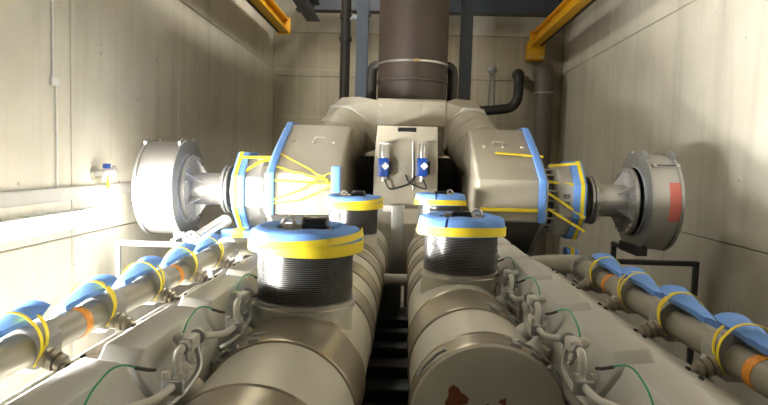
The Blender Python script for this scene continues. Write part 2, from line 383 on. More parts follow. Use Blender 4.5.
# ------------------------------------------------------------------ exhaust collector over the turbines
AX = -0.05          # engine axis
t = thing('exhaust_collector', 'tan exhaust collector duct under the brown stack', 'duct', (sx, 9.4, 4.0))
yz = [(8.72, 4.46), (8.6, 4.52), (8.6, 4.86), (8.66, 4.9), (10.25, 4.9), (10.25, 4.1), (8.72, 4.1)]
G().prism(yz, lambda p, x: Vector((x, p[0], p[1])), -.42, .56).build('collector_body', 'housing_tan', t, bevel=.012)
for s in (-1, 1):
    x0 = .06 + s * .56
    ax = Vector((s * .42, -.72, -.55)).normalized()
    c0 = at(349, 130, 8.95) if s < 0 else at(464, 133, 8.95)
    def ring8(c, ax_, r, a0=math.pi / 8):
        a_, u, v = frame_for(ax_)
        return [c + (u * math.cos(a0 + k * math.pi / 4) + v * math.sin(a0 + k * math.pi / 4)) * r for k in range(8)]
    xe = -.42 if s < 0 else .56
    src = ring8(c0, ax, .43) + [Vector((xe, y, z)) for y in (8.64, 9.5) for z in (4.2, 4.87)] + ring8(c0 - ax * .3, ax, .42)
    bm = bmesh.new()
    for p in src: bm.verts.new(p)
    hv = bmesh.ops.convex_hull(bm, input=bm.verts)
    bmesh.ops.delete(bm, geom=list({v for v in hv['geom_interior'] + hv['geom_unused'] if isinstance(v, bmesh.types.BMVert)}), context='VERTS')
    bm.verts.index_update()
    G().add([v.co.copy() for v in bm.verts], [[v.index for v in f.verts] for f in bm.faces]).build('mitre_section', 'housing_tan', t, smooth=15)
    bm.free()
    G().loft([ring8(c0 - ax * .02, ax, .445), ring8(c0 + ax * .02, ax, .445)]).build('collar', 'engine_grey', t, bevel=.006)
    G().lathe([(.385, 0.01), (.385, .85)], c0, ax, 40).build('elbow_duct', 'housing_tan', t)
    for k in (.2, .4, .6):
        G().lathe([(.383, k), (.390, k + .006), (.390, k + .02), (.383, k + .026)], c0, ax, 40, cap=False).build('duct_seam', 'housing_tan', t)
for k in range(4):
    xx = -.36 + k * .28
    G().lathe([(0, 0), (.014, 0), (.014, .012), (0, .012)], (xx, 8.6, 4.80), (0, -1, 0), 6, cap=False).build('bolt', 'steel', t)

# ------------------------------------------------------------------ turbine housings (polygonal volutes)
VP_ = [(7.0, 3.34), (7.0, 3.83), (7.40, 4.09), (8.15, 4.47), (9.0, 4.47), (9.6, 3.95), (9.6, 3.3), (9.0, 2.75), (7.9, 2.75)]
def vol_pt(s, x, p, k=1.0):
    cy, cz = 8.2, 3.55
    return Vector((x, cy + (p[0] - cy) * k, cz + (p[1] - cz) * k))
VOLX = {-1: (-.74, -1.60), 1: (.84, 1.63)}
for s in (-1, 1):
    xi, xo = VOLX[s]
    t = thing('turbine_housing', 'tan many-sided turbine housing on the ' + SIDE[s] + (' with crossed yellow cords' if s < 0 else ' with two short yellow straps'), 'housing', ((xi + xo) / 2, 8.2, 2.75), 'turbine housings')
    G().loft([[vol_pt(s, xi, p, .96) for p in VP_], [vol_pt(s, xi + s * .03, p, .985) for p in VP_], [vol_pt(s, xo, p, 1.0) for p in VP_]]).build('housing_shell', 'housing_tan', t, bevel=.012)
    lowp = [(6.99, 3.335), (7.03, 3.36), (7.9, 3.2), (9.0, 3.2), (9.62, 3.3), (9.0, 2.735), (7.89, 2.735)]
    G().loft([[Vector((xi, p[0], p[1])) for p in lowp], [Vector((xo - s * .03, p[0], p[1])) for p in lowp]]).build('lower_shade_shell', 'valley_dark', t, bevel=.006)  # added dark shell: shade under the housing put into its colour
    G().loft([[vol_pt(s, xo, p, .94) for p in VP_], [vol_pt(s, xo + s * .06, p, .94) for p in VP_]]).build('rim_flange', 'galv', t, bevel=.01)
    for u in (.2, .5, .8):
        x = xi + (xo - xi) * u
        for (p, q, w) in ((VP_[2], VP_[3], .35),):
            c = vol_pt(s, x, (p[0] + (q[0] - p[0]) * w, p[1] + (q[1] - p[1]) * w))
            nrm = Vector((0, -.45, .89))
            G().lathe([(0, -.01), (.022, -.01), (.022, .016), (.012, .022), (0, .022)], c, nrm, 8, cap=False).build('bolt', 'housing_tan', t)
    a = vol_pt(s, xi + (xo - xi) * .42, (7.72, 4.252)); hn = Vector((0, -.45, .89))
    G().tube(fillet([a - Vector((.07, 0, 0)) - hn * .005, a - Vector((.07, 0, 0)) + hn * .04, a + Vector((.07, 0, 0)) + hn * .04, a + Vector((.07, 0, 0)) - hn * .005], .02, 3), .008, 8).build('lifting_handle', 'housing_tan', t)

# blue foam edging on the housing rims, with cords
def on_vol(s, px, py):
    """point on the front of a housing below pixel: intersect the ray with the profile faces"""
    d = M_CW @ Vector(((px - 384) / F_PX, -(py - 202.5) / F_PX, -1.0)); d /= d.y
    best = None
    for i in range(0, 3):
        a, b = VP_[i], VP_[i + 1]
        ny, nz = -(b[1] - a[1]), (b[0] - a[0])
        den = ny * 1.0 + nz * d.z
        if abs(den) < 1e-6: continue
        Y = (ny * a[0] + nz * (a[1] - CAM.z)) / den
        z = CAM.z + d.z * Y
        if min(a[1], b[1]) - .03 <= z <= max(a[1], b[1]) + .03 and min(a[0], b[0]) - .03 <= Y <= max(a[0], b[0]) + .03:
            if best is None or Y < best[0]: best = (Y, Vector((d.x * Y, Y, z)), Vector((0, ny, nz)).normalized())
    if best is None: return None
    n = best[2]
    if n.y > 0: n = -n
    return best[1], n
def cord(name, s, pts, w, par, m='yellow_tape', lift=.014):
    path = []; norm = []
    for i in range(len(pts) - 1):
        k = 10
        for j in range(k + (1 if i == len(pts) - 2 else 0)):
            u = j / k; r = on_vol(s, pts[i][0] + (pts[i + 1][0] - pts[i][0]) * u, pts[i][1] + (pts[i + 1][1] - pts[i][1]) * u)
            if r: path.append(r[0] + r[1] * lift); norm.append(r[1])
    if len(path) > 2:
        return G().ribbon(path, norm, w, .006).build(name, m, par)
for s in (-1, 1):
    xi, xo = VOLX[s]
    idx = [0, 1, 2, 3, 4]
    prof = [VP_[i] for i in idx]
    path = [vol_pt(s, xo - s * .045, p, 1.0) for p in prof]
    t = thing('foam_edging', 'blue foam edging on the rim of the ' + SIDE[s] + ' turbine housing with yellow cords', 'foam', path[0].copy(), 'blue foam edgings on turbine housings')
    cen = Vector((xo, 8.2, 3.55))
    rings = []
    for p in path:
        n = (p - cen); n.x = 0; n.normalize(); X = Vector((1, 0, 0))
        X = X * -s
        rings.append([p + X * .03 + n * .002, p + X * .03 + n * .03, p - X * .05 + n * .03, p - X * .065 + n * .01, p - X * .065 - n * .06, p - X * .05 - n * .06, p - X * .046 + n * .002])
    G().loft(rings).build('foam_strip', 'blue_foam', t, bevel=.010)
    if s < 0:
        for pts in ([(276, 152), (333, 183)], [(270, 166), (333, 182), (338, 183)], [(269, 180), (333, 184)], [(270, 201), (300, 190), (320, 178), (334, 173)], [(269, 204), (300, 200), (334, 185)]):
            cord('yellow_cord', s, pts, .019, t)
        g = on_vol(s, 335.5, 176)
        pad = G().box(g[0].x - .045, g[0].x + .06, 6.93, 6.985, 3.62, 3.93)
        pd = tag(pad.build('foam_pad', 'blue_foam', None, bevel=.014), 'small blue foam pad where yellow cords meet on the left housing', 'foam')
    else:
        for pts in ([(495, 154), (543, 158)], [(480, 209), (546, 211)]):
            cord('yellow_strap', s, pts, .04, t)

# ------------------------------------------------------------------ centre casing with actuators
t = thing('centre_casing', 'tan centre casing between turbine housings with a dark slot', 'casing', (.02, 7.9, 2.6))
bx0, bx1 = at(374, 165, 7.6).x, at(438, 165, 7.6).x
g = G(); tz_ = at(405, 126, 7.6).z
g.prism([(bx0, 2.6), (bx0, tz_ - .5), (bx0 + .03, tz_), (bx1 - .02, tz_), (bx1, tz_ - .5), (bx1, 2.6)], lambda p, y: Vector((p[0], y, p[1])), 7.6, 8.7)
g.build('casing_body', 'housing_tan', t, bevel=.012)
a = at(398, 127.5, 7.6); b = at(416, 132, 7.6)
G().box(a.x, b.x, 7.590, 7.605, b.z, a.z).build('slot', 'black', t)
G().box(bx0 - .02, bx1 + .02, 7.45, 7.6, 2.6, 3.42).build('lower_plinth', 'housing_tan', t, bevel=.012)
a = at(383, 205, 7.45); b = at(404, 212, 7.45)
G().box(a.x, b.x, 7.442, 7.452, b.z, a.z).build('name_plate', 'white_plastic', t)
for k, px in enumerate((383.5, 422)):
    c = at(px, 166, 7.5)
    a_ = thing('valve_actuator', 'blue valve actuator with silver cylinder on the ' + ['left', 'right'][k] + ' of the centre casing', 'actuator', (c.x, 7.6, c.z), 'blue actuators on the centre casing')
    G().box(c.x - .065, c.x + .065, 7.42, 7.56, c.z - .13, c.z + .10).build('actuator_body', 'actuator_blue', a_, bevel=.014)
    G().lathe([(0, 0), (.05, 0), (.05, .15), (.04, .17), (0, .17)], (c.x, 7.49, c.z + .10), (0, 0, 1), 18, cap=False).build('cylinder', 'steel', a_)
    for d in (-.055, .055):
        G().tube([(c.x + d, 7.45, c.z + .1), (c.x + d, 7.45, c.z + .28)], .007, 6).build('tie_rod', 'steel', a_)
    G().box(c.x - .058, c.x + .058, 7.43, 7.55, c.z + .27, c.z + .285).build('cylinder_head', 'white_plastic' if k == 0 else 'galv', a_)
    G().obox((c.x + .025, 7.415, c.z + .0), (.07, .012, .07), (1, 0, 1), (-1, 0, 1)).build('data_plate', 'white_plastic', a_)
    G().box(c.x + .07, c.x + .10, 7.46, 7.6, c.z - .10, c.z + .06).build('mounting_bracket', 'rubber', a_, bevel=.005)
    G().lathe([(0, 0), (.03, 0), (.03, .06), (0, .06)], (c.x, 7.49, c.z - .19), (0, 0, 1), 12, cap=False).build('spindle', 'steel', a_)
    G().tube(fillet([(c.x + .02, 7.47, c.z - .17), (c.x + .08, 7.5, c.z - .30), (c.x + .32 * (1 if k == 0 else -.5), 7.52, c.z - .22), (c.x + .40 * (1 if k == 0 else -.5), 7.58, c.z - .12)], .06, 5), .011, 8).build('cable', 'rubber', a_)
p0 = at(413, 142, 7.58); p1 = at(413, 190, 7.58)
tag(G().tube([p0, p1], .012, 8).build('sensor_tube', 'galv'), 'thin vertical tube between the two blue actuators', 'tube')

# ------------------------------------------------------------------ compressor casings + silencers
def xs(px, Y=7.7): return (px - 405) * Y / F_PX
TY, TZ = 7.75, 3.58
OCT = [(math.cos(math.pi / 8 + k * math.pi / 4), math.sin(math.pi / 8 + k * math.pi / 4)) for k in range(8)]
def oct_ring(x, r, cy=TY, cz=TZ): return [Vector((x, cy + c * r, cz + q * r)) for c, q in OCT]
CX = {-1: (-1.64, -1.71, -1.77, -2.06, -2.11), 1: (1.69, 1.83, 1.88, 2.14, 2.20)}
SIL = {-1: dict(fl=-2.27, tube=-2.75, plate=-2.72, face=-2.80, back=-3.27), 1: dict(fl=2.36, tube=2.72, plate=2.80, face=2.92, back=3.28)}
for s in (-1, 1):
    x0, x1, x2, x3, x4 = CX[s]
    t = thing('compressor_casing', 'faceted compressor casing beside the ' + SIDE[s] + ' drum' + (', printed with black digits' if s > 0 else ', silver'), 'casing', (x2, TY, TZ - .45), 'compressor casings')
    G().lathe([(.36, 0), (.40, .01), (.40, abs(x1 - x0) - .01), (.36, abs(x1 - x0))], (x0, TY, TZ), (s, 0, 0), 32).build('inner_ring', 'rubber', t)
    for k in range(10):
        an = math.pi * (.55 + k * .09)
        c = Vector((x0 + s * .01, TY + math.cos(an) * .41, TZ + math.sin(an) * -.41 + .0))
        G().tube([c, c + Vector((s * abs(x2 - x0), 0, 0))], .016, 6).build('clamp_bolt', 'steel', t)
    sh = G().loft([oct_ring(x1, .40), oct_ring(x2, .485), oct_ring(x3, .485), oct_ring(x4, .43)])
    sh.build('casing_shell', 'drum_metal' if s < 0 else 'cover_grey', t, bevel=.012)
    G().lathe([(.30, 0), (.315, 0), (.315, .05), (.30, .05)], (x4 + s * .02, TY, TZ), (s, 0, 0), 32).build('outlet_collar', 'rubber' if s > 0 else 'galv', t)
    if s > 0:
        for (dz) in (.03, -.06):
            cu = bpy.data.curves.new('digits', 'FONT'); cu.body = '88'; cu.size = .085; cu.extrude = .002; cu.align_x = 'CENTER'
            to = bpy.data.objects.new('digits', cu); COL.objects.link(to)
            dg = bpy.context.evaluated_depsgraph_get(); me = bpy.data.meshes.new_from_object(to.evaluated_get(dg)); bpy.data.objects.remove(to)
            o = bpy.data.objects.new('printed_digits', me); COL.objects.link(o); o.parent = t; me.materials.append(MATS['black'])
            fy = TY - .485 * math.cos(math.pi / 8) - .002
            o.matrix_local = Matrix.Translation(Vector((1.965, fy, TZ + dz)) - t.location) @ Matrix.Rotation(math.pi / 2, 4, 'X')
    # blue foam ring with yellow tape on the casing rim
    f = thing('foam_ring', 'blue foam ring with yellow tape around the ' + SIDE[s] + ' compressor casing', 'foam', (x3, TY, TZ - .5), 'blue foam rings on compressor casings')
    r0 = .475
    rings = [oct_ring(x3 - s * .10, r0 + .015), oct_ring(x3 - s * .10, r0 + .05), oct_ring(x3 + s * .05, r0 + .05), oct_ring(x3 + s * .06, r0 - .03), oct_ring(x3 + s * .05, r0 - .04), oct_ring(x3 + s * .01, r0 + .015)]
    G().loft(rings, closed=True).build('foam_strip', 'blue_foam', f, bevel=.008)
    G().loft([oct_ring(x3 - s * .02, r0 + .052), oct_ring(x3 - s * .02, r0 + .058), oct_ring(x3 + s * .025, r0 + .058), oct_ring(x3 + s * .025, r0 + .052)], closed=True).build('tape_band', 'yellow_tape', f)
    fy = TY - .485 * math.cos(math.pi / 8) - .012
    if s < 0:
        cs = [[(x3 + .0, TY - .30, TZ + .42), (x1 + .10, TY - .2, TZ + .43)], [(x3 + .05, TY - .42, TZ + .22), (x2 - .02, TY - .32, TZ + .38), (x1 + .1, TY - .22, TZ + .41)]]
    else:
        cs = [[(x1 - .1, TY - .36, TZ + .23), (x3, fy, TZ + .19)], [(x1 - .1, fy + .02, TZ + .10), (x3 + .04, fy - .03, TZ - .19)], [(x1 - .08, fy + .02, TZ - .10), (x3 + .05, fy - .02, TZ - .36)], [(x1 - .05, TY - .25, TZ + .42), (x3, TY - .28, TZ + .46)]]
    for c in cs:
        G().ribbon(c, (0, -1, .3), .032, .006).build('yellow_cord', 'yellow_tape', f)
    # silencer drum
    S = SIL[s]
    d = thing('intake_silencer', ('silver intake silencer drum near the left wall' if s < 0 else 'grey intake silencer drum with red sticker near the right wall'), 'drum', (S['face'], TY, TZ - .6), 'intake silencer drums')
    L = abs(S['back'] - S['face']); R = .60
    A = (s, 0, 0); o0 = (S['face'], TY, TZ)
    G().lathe([(.47, .02), (R, .02), (R, L), (R - .05, L + .02), (0, L + .02)], o0, A, 56, cap=False).build('drum_body', 'drum_metal', d)
    G().lathe([(.44, 0), (.625, 0), (.625, .03), (.44, .03)], o0, A, 56, cap=False, closed=True).build('front_rim', 'galv', d)
    G().lathe([(R, L - .02), (.62, L - .02), (.62, L + .015), (R, L + .015)], o0, A, 56, cap=False, closed=True).build('back_rim', 'galv', d)
    G().lathe([(.43, -.02), (.45, -.02), (.45, .03), (.43, .03)], o0, A, 48, cap=False, closed=True).build('gasket_ring', 'frame_grey', d)
    G().lathe([(.20, 0), (.43, 0), (.43, .05), (.20, .05)], (S['plate'], TY, TZ), A, 48, cap=False, closed=True).build('face_plate', 'drum_metal', d)
    G().lathe([(.205, 0), (.205, abs(S['plate'] - S['fl']) + .02)], (S['fl'], TY, TZ), A, 40).build('intake_tube', 'drum_metal', d)
    fl = G().lathe([(.20, 0), (.31, 0), (.31, .035), (.20, .035)], (S['fl'] + s * .01, TY, TZ), A, 44, cap=False, closed=True).build('tube_flange', 'galv', d)
    G().lathe([(.20, 0), (.30, 0), (.30, .03), (.20, .03)], (S['fl'] - s * .03, TY, TZ), A, 44, cap=False, closed=True).build('mating_flange', 'galv', d)
    for k in range(20):
        an = 2 * math.pi * k / 20
        G().lathe([(0, 0), (.014, 0), (.014, .02), (0, .02)], (S['fl'] + s * .045, TY + math.cos(an) * .275, TZ + math.sin(an) * .275), A, 6, cap=False).build('bolt', 'steel', fl)
    pl = [c for c in d.children if c.name.startswith('face_plate')]
    for k in range(24):
        an = 2 * math.pi * k / 24
        G().lathe([(0, 0), (.012, 0), (.012, .018), (0, .018)], (S['plate'] , TY + math.cos(an) * .40, TZ + math.sin(an) * .40), (-s, 0, 0), 6, cap=False).build('bolt', 'steel', d)
    for k in range(6):
        an = math.pi / 6 + k * math.pi / 3
        n = Vector((0, math.cos(an), math.sin(an))); b = Vector((0, -math.sin(an), math.cos(an)))
        c = Vector((S['plate'], TY, TZ)); X = Vector((-s, 0, 0))
        tri = [c + n * .2, c + n * .38, c + n * .38 + X * .02, c + n * .2 + X * .15]
        G().loft([[p - b * .008 for p in tri], [p + b * .008 for p in tri]]).build('gusset', 'drum_metal', d)
    for an in (.38 * math.pi, .62 * math.pi):
        n = Vector((0, math.cos(an) , math.sin(an)))
        for xx in (S['face'] + s * .03, S['back']):
            c = Vector((xx, TY, TZ)) + n * .63
            G().obox(c, (.035, .13, .07), (1, 0, 0), n).build('lifting_lug', 'galv', d, bevel=.006)
    fx = S['face'] + s * .03; zt = 2.73 if s > 0 else 2.93; yp = 8.435 if s > 0 else 7.28
    G().box(fx - .07, fx + .07, TY - .3, TY + .3, TZ - .66, TZ - .54).build('foot_bracket', 'rubber' if s > 0 else 'galv', d, bevel=.008)
    G().box(fx - .03, fx + .03, min(yp - .03, TY), max(yp + .03, TY), TZ - .66, TZ - .61).build('foot_arm', 'frame_dark' if s > 0 else 'galv', d)
    if s > 0: G().box(fx - .03, fx + .03, yp - .03, yp + .03, zt, TZ - .61).build('foot_post', 'frame_dark', d)
    if s > 0:
        rr = R + .003
        def cyl(x, an, r): return Vector((x, TY + math.cos(an) * r, TZ + math.sin(an) * r))
        a0, a1 = math.radians(154), math.radians(199)
        rings = []
        for k in range(13):
            an = a0 + (a1 - a0) * k / 12
            rings.append([cyl(3.13, an, R), cyl(3.13, an, rr), cyl(3.26, an, rr), cyl(3.26, an, R)])
        G().loft(rings).build('red_sticker', 'red_sticker', d)
        for xx in (3.0, 3.28):
            c = cyl(xx, math.radians(131), R + .012)
            G().obox(c, (.05, .05, .03), (1, 0, 0), (0, -.66, .75)).build('latch', 'steel', d, bevel=.005)
        G().tube([cyl(3.0, math.radians(131), R + .02), cyl(3.28, math.radians(131), R + .02)], .008, 6).build('latch_rod', 'rubber', d)

# support frames under the drums
t = thing('support_frame', 'grey tubular support frame below the left drum', 'frame', (-3.5, 7.2, 0))
zf = 2.87
G().box(-3.56, -3.50, 7.25, 7.31, 0, zf).build('frame_leg', 'frame_grey', t, bevel=.006)
G().box(-2.40, -2.34, 7.25, 7.31, 0, zf).build('frame_leg', 'frame_grey', t, bevel=.006)
G().box(-3.56, -2.34, 7.25, 7.31, zf, zf + .06).build('frame_top', 'frame_grey', t, bevel=.006)
t = thing('support_frame', 'black steel support frame below the right drum', 'frame', (4.1, 8.4, 0))
zf = 2.66
G().box(4.06, 4.13, 8.4, 8.47, 0, zf).build('frame_leg', 'frame_dark', t, bevel=.006)
G().box(2.3, 2.37, 8.4, 8.47, 0, zf).build('frame_leg', 'frame_dark', t, bevel=.006)
G().box(2.3, 4.13, 8.4, 8.47, zf, zf + .07).build('frame_top', 'frame_dark', t, bevel=.006)

# ------------------------------------------------------------------ engine block
EY0, EY1 = -0.6, 7.3
half = [(0, 2.22), (.30, 2.22), (.48, 2.40), (.80, 2.62), (.80, 2.99), (1.40, 2.99), (1.72, 2.85), (1.72, 2.70), (1.25, 1.7), (1.25, .12), (1.5, .12), (1.5, 0)]
poly = [(AX + h, z) for h, z in half] + [(AX - h, z) for h, z in reversed(half[1:])]
t = thing('engine_block', 'grey engine block with a dark valley between two cylinder banks', 'engine', (AX, 3.4, 0))
G().prism(poly, lambda p, y: Vector((p[0], y, p[1])), EY0, EY1).build('block_casting', 'engine_grey', t, bevel=.01, seg=1)
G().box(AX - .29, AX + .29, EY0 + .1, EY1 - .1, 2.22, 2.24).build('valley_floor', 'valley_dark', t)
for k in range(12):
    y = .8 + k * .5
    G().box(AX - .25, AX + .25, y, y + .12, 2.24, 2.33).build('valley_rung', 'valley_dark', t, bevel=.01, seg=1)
G().tube([(AX - .22, 5.6, 2.89), (AX + .22, 5.6, 2.89)], .055, 14).build('cross_pipe', 'engine_grey', t)
G().box(AX - .09, AX + .05, 6.9, 6.96, 2.3, 3.5).build('valley_panel', 'galv', t, bevel=.008)
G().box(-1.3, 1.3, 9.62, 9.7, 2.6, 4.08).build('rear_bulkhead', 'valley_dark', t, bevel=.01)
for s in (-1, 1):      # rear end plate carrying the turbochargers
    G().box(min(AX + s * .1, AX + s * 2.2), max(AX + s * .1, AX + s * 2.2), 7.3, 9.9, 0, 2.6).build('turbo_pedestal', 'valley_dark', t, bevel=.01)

# ------------------------------------------------------------------ exhaust pipes
PZ, PR = 2.91, .33
PX = {-1: -.50, 1: .385}
PY0 = {-1: .9, 1: 2.5}
PY1 = 7.25
BEL = {-1: (3.08, 5.93), 1: (4.02, 6.80)}
BANDS = {-1: [(1.55, 1.95), (2.43, 2.90), (3.55, 3.85), (4.25, 4.6), (4.95, 5.25), (5.45, 5.65), (6.25, 6.6)],
         1: [(2.5, 2.68), (3.12, 3.60), (4.45, 4.75), (5.15, 5.5), (5.9, 6.2), (6.4, 6.52), (7.0, 7.2)]}
for s in (-1, 1):
    px = PX[s]
    t = thing('exhaust_pipe', 'thick insulated exhaust pipe on the ' + SIDE[s] + (' of the valley running out of view' if s < 0 else ' of the valley with rusty capped end'), 'pipe', (px, PY0[s], PZ - PR), 'insulated exhaust pipes')
    y0 = PY0[s]
    bnd = BANDS[s]
    edges = [y0] + [v for b in bnd for v in b if v > y0 + .01] + [PY1]
    # jacket sections between the bands
    segs = []; cur = y0
    for a, b in bnd:
        if a > cur + .01: segs.append((cur, a))
        cur = b
    if PY1 > cur + .01: segs.append((cur, PY1))
    for a, b in segs:
        G().lathe([(PR - .006, 0), (PR, .008), (PR, b - a - .008), (PR - .006, b - a)], (px, a, PZ), (0, 1, 0), 56).build('jacket_section', 'jacket', t)
    for a, b in bnd:
        bo = G().lathe([(PR - .01, 0), (PR + .007, 0), (PR + .010, .012), (PR + .004, .02), (PR + .004, b - a - .02), (PR + .010, b - a - .012), (PR + .007, b - a), (PR - .01, b - a)], (px, a, PZ), (0, 1, 0), 56).build('jacket_band', 'band_metal', t)
        for an in ((55,) if s > 0 else (125,)):
            for k in range(3):
                A_ = math.radians(an + (k - 1) * 16 * -s)
                n = Vector((math.cos(A_), 0, math.sin(A_)))
                c = Vector((px, a + .03, PZ)) + n * (PR + .016)
                G().obox(c, (.05, .03, .02), (n.z, 0, -n.x), n).build('buckle', 'galv', bo, bevel=.004, seg=1)
            pth = []
            for k in range(12):
                A_ = math.radians(an - 26 * s + k * 4.6 * s)
                n = Vector((math.cos(A_), 0, math.sin(A_)))
                pth.append(Vector((px, a + .035 + (.012 if k % 2 else -.006), PZ)) + n * (PR + .03))
            G().tube(pth, .006, 6).build('clamp_rod', 'galv', bo)
    for y in BEL[s]:
        G().lathe([(.262, -.25), (.25, .30), (.25, .340)], (px, y, PZ), (0, 0, 1), 48).build('branch_stub', 'jacket', t)
    if s > 0:
        G().lathe([(0, -.012), (PR - .004, -.012), (PR + .006, -.004), (PR + .006, .012), (0, .012)], (px, y0, PZ), (0, 1, 0), 56, cap=False).build('end_cap', 'jacket', t)
        for (dx, dz, r) in ((-.14, -.02, .045), (.01, -.10, .05), (-.05, -.17, .06), (.06, -.03, .015)):
            G().lathe([(0, -.002), (r * .5, -.002), (r, 0), (0, .004)], (px + dx, y0 - .0125, PZ + .12 + dz), (0, 1, 0), 14, cap=False, wob=lambda u, h, r=r: r * .3 * math.sin(u * 6.28 * 3 + r * 90) if h == 0 else 0).build('rust_spot', 'rust', t)
        cpt = []
        for k in range(5):
            A_ = math.radians(150 - k * 7); n = Vector((math.cos(A_), 0, math.sin(A_)))
            cpt.append(n)
        g = G()
        g.tube([Vector((px, y0 + .02 + (.01 if k % 2 else 0), PZ)) + n * (PR + .022) for k, n in enumerate(cpt)], .008, 6).build('cap_clamp', 'galv', t)
    stub_y = ([1.44, 2.12, 2.83, 3.6, 4.3, 5.0] if s < 0 else [2.78, 3.05, 3.75, 4.5, 5.2, 5.9])
    for y in stub_y:
        A_ = math.radians(40); n = Vector((s * math.cos(A_), 0, math.sin(A_)))
        G().lathe([(.062, 0), (.062, .10), (.078, .10), (.078, .135), (.05, .14)], Vector((px, y, PZ)) + n * (PR - .03), n, 24).build('cylinder_port', 'engine_grey', t)

# ------------------------------------------------------------------ expansion bellows with foam collars
BZ = PZ + .340
def bellows_set(x, y, s, where, spin):
    b = thing('expansion_bellows', 'dark ribbed steel bellows on the ' + where, 'bellows', (x, y, BZ), 'exhaust bellows')
    G().lathe([(.20, 0), (.262, 0), (.262, .012), (.252, .016), (.252, .036), (.245, .04), (.20, .04)], (x, y, BZ), (0, 0, 1), 64).build('base_ring', 'steel', b)
    prof = []; n = 25
    for k in range(n):
        z = .04 + k * .25 / n
        rr = .246 + rnd.uniform(-.002, .002)
        prof += [(rr - .010, z), (rr, z + .003), (rr, z + .006), (rr - .010, z + .0095)]
    G().lathe(prof, (x, y, BZ), (0, 0, 1), 64).build('ribbed_sleeve', 'bellows_wire', b)
    G().lathe([(.20, .29), (.262, .29), (.262, .36), (.24, .375), (.0, .375)], (x, y, BZ), (0, 0, 1), 48, cap=False).build('top_flange', 'galv', b)
    for k in range(10):
        an = 2 * math.pi * (k + .5) / 10
        G().lathe([(0, 0), (.014, 0), (.014, .02), (0, .02)], (x + math.cos(an) * .12, y + math.sin(an) * .12, BZ + .375), (0, 0, 1), 6, cap=False).build('flange_bolt', 'steel', b)
    c = thing('foam_collar', 'blue foam collar with yellow tape on the ' + where + ' bellows', 'foam', (x, y, BZ + .28), 'blue foam collars on bellows')
    # foam ring with an opening
    gap = .5 if s < 0 else .06
    prof = [(.264, .285), (.278, .285), (.287, .31), (.286, .36), (.275, .393), (.25, .408), (.19, .408), (.168, .395), (.168, .379), (.262, .379)]
    rings = []; m = 56
    for k in range(m + 1):
        an = spin + gap / 2 + (2 * math.pi - gap) * k / m
        w = .004 * math.sin(an * 5 + x * 9)
        rings.append([Vector((x + math.cos(an) * (r + (w if r > .27 else 0)), y + math.sin(an) * (r + (w if r > .27 else 0)), BZ + h + (w if h > .38 else 0))) for r, h in prof])
    G().loft(rings).build('foam_ring', 'blue_foam', c)
    path = []; nn = []
    for k in range(64):
        an = 2 * math.pi * k / 64
        rr = .290 + .004 * math.sin(an * 5 + x * 9)
        path.append(Vector((x + math.cos(an) * rr, y + math.sin(an) * rr, BZ + .316 + .006 * math.sin(an * 2 + spin)))); nn.append(Vector((math.cos(an), math.sin(an), 0)))
    G().ribbon(path, nn, .058, .004, closed=True).build('tape_band', 'yellow_tape', c)
    if s < 0:
        path = []; nn = []
        for k in range(20):
            an = .1 - k * .13
            path.append(Vector((x + math.cos(an) * .290, y + math.sin(an) * .290, BZ + .385 - .06 * k / 19))); nn.append(Vector((math.cos(an), math.sin(an), .2)))
        G().ribbon(path, nn, .035, .004).build('tape_tail', 'yellow_tape', c)
    # lifting eye and black cap on the lid
    e = thing('lifting_shackle', 'steel lifting shackle on top of the ' + where + ' bellows', 'shackle', (x, y, BZ + .375), 'shackles on the bellows lids')
    o = Vector((x + (-.09 if s < 0 else .10), y - .02, BZ + .395))
    G().tube([o + Vector((math.cos(2 * math.pi * k / 20) * .029, .0, .024 + math.sin(2 * math.pi * k / 20) * .029)) for k in range(20)], .010, 8, closed=True).build('shackle_ring', 'steel', e)
    G().lathe([(0, -.02), (.03, -.02), (.03, 0), (.018, .01), (0, .01)], o, (0, 0, 1), 12, cap=False).build('eye_base', 'steel', e)
    G().tube([o + Vector((-.05, .02, .012)), o + Vector((.05, .02, .012))], .012, 8).build('shackle_pin', 'steel', e)
    q = Vector((x + (.045 if s < 0 else .0), y + .02, BZ + .375))
    k_ = thing('sensor_housing', 'glossy black sensor housing on top of the ' + where + ' bellows', 'sensor', q, 'black sensors on the bellows lids')
    G().box(q.x - .068, q.x + .068, q.y - .05, q.y + .05, q.z, q.z + (.078 if s < 0 else .055)).build('cap_body', 'black', k_, bevel=.016, seg=3)
    G().lathe([(0, 0), (.016, 0), (.016, .05), (0, .05)], (q.x - .068, q.y - .02, q.z + .03), (-1, 0, 0), 10, cap=False).build('cap_spigot', 'steel', k_)
bellows_set(PX[-1], BEL[-1][0], -1, 'near left', .45)
bellows_set(PX[-1], BEL[-1][1], -1, 'far left', 1.2)
bellows_set(PX[1] + .005, BEL[1][0], 1, 'near right', -2.0)
bellows_set(PX[1] + .03, BEL[1][1], 1, 'far right', -1.8)

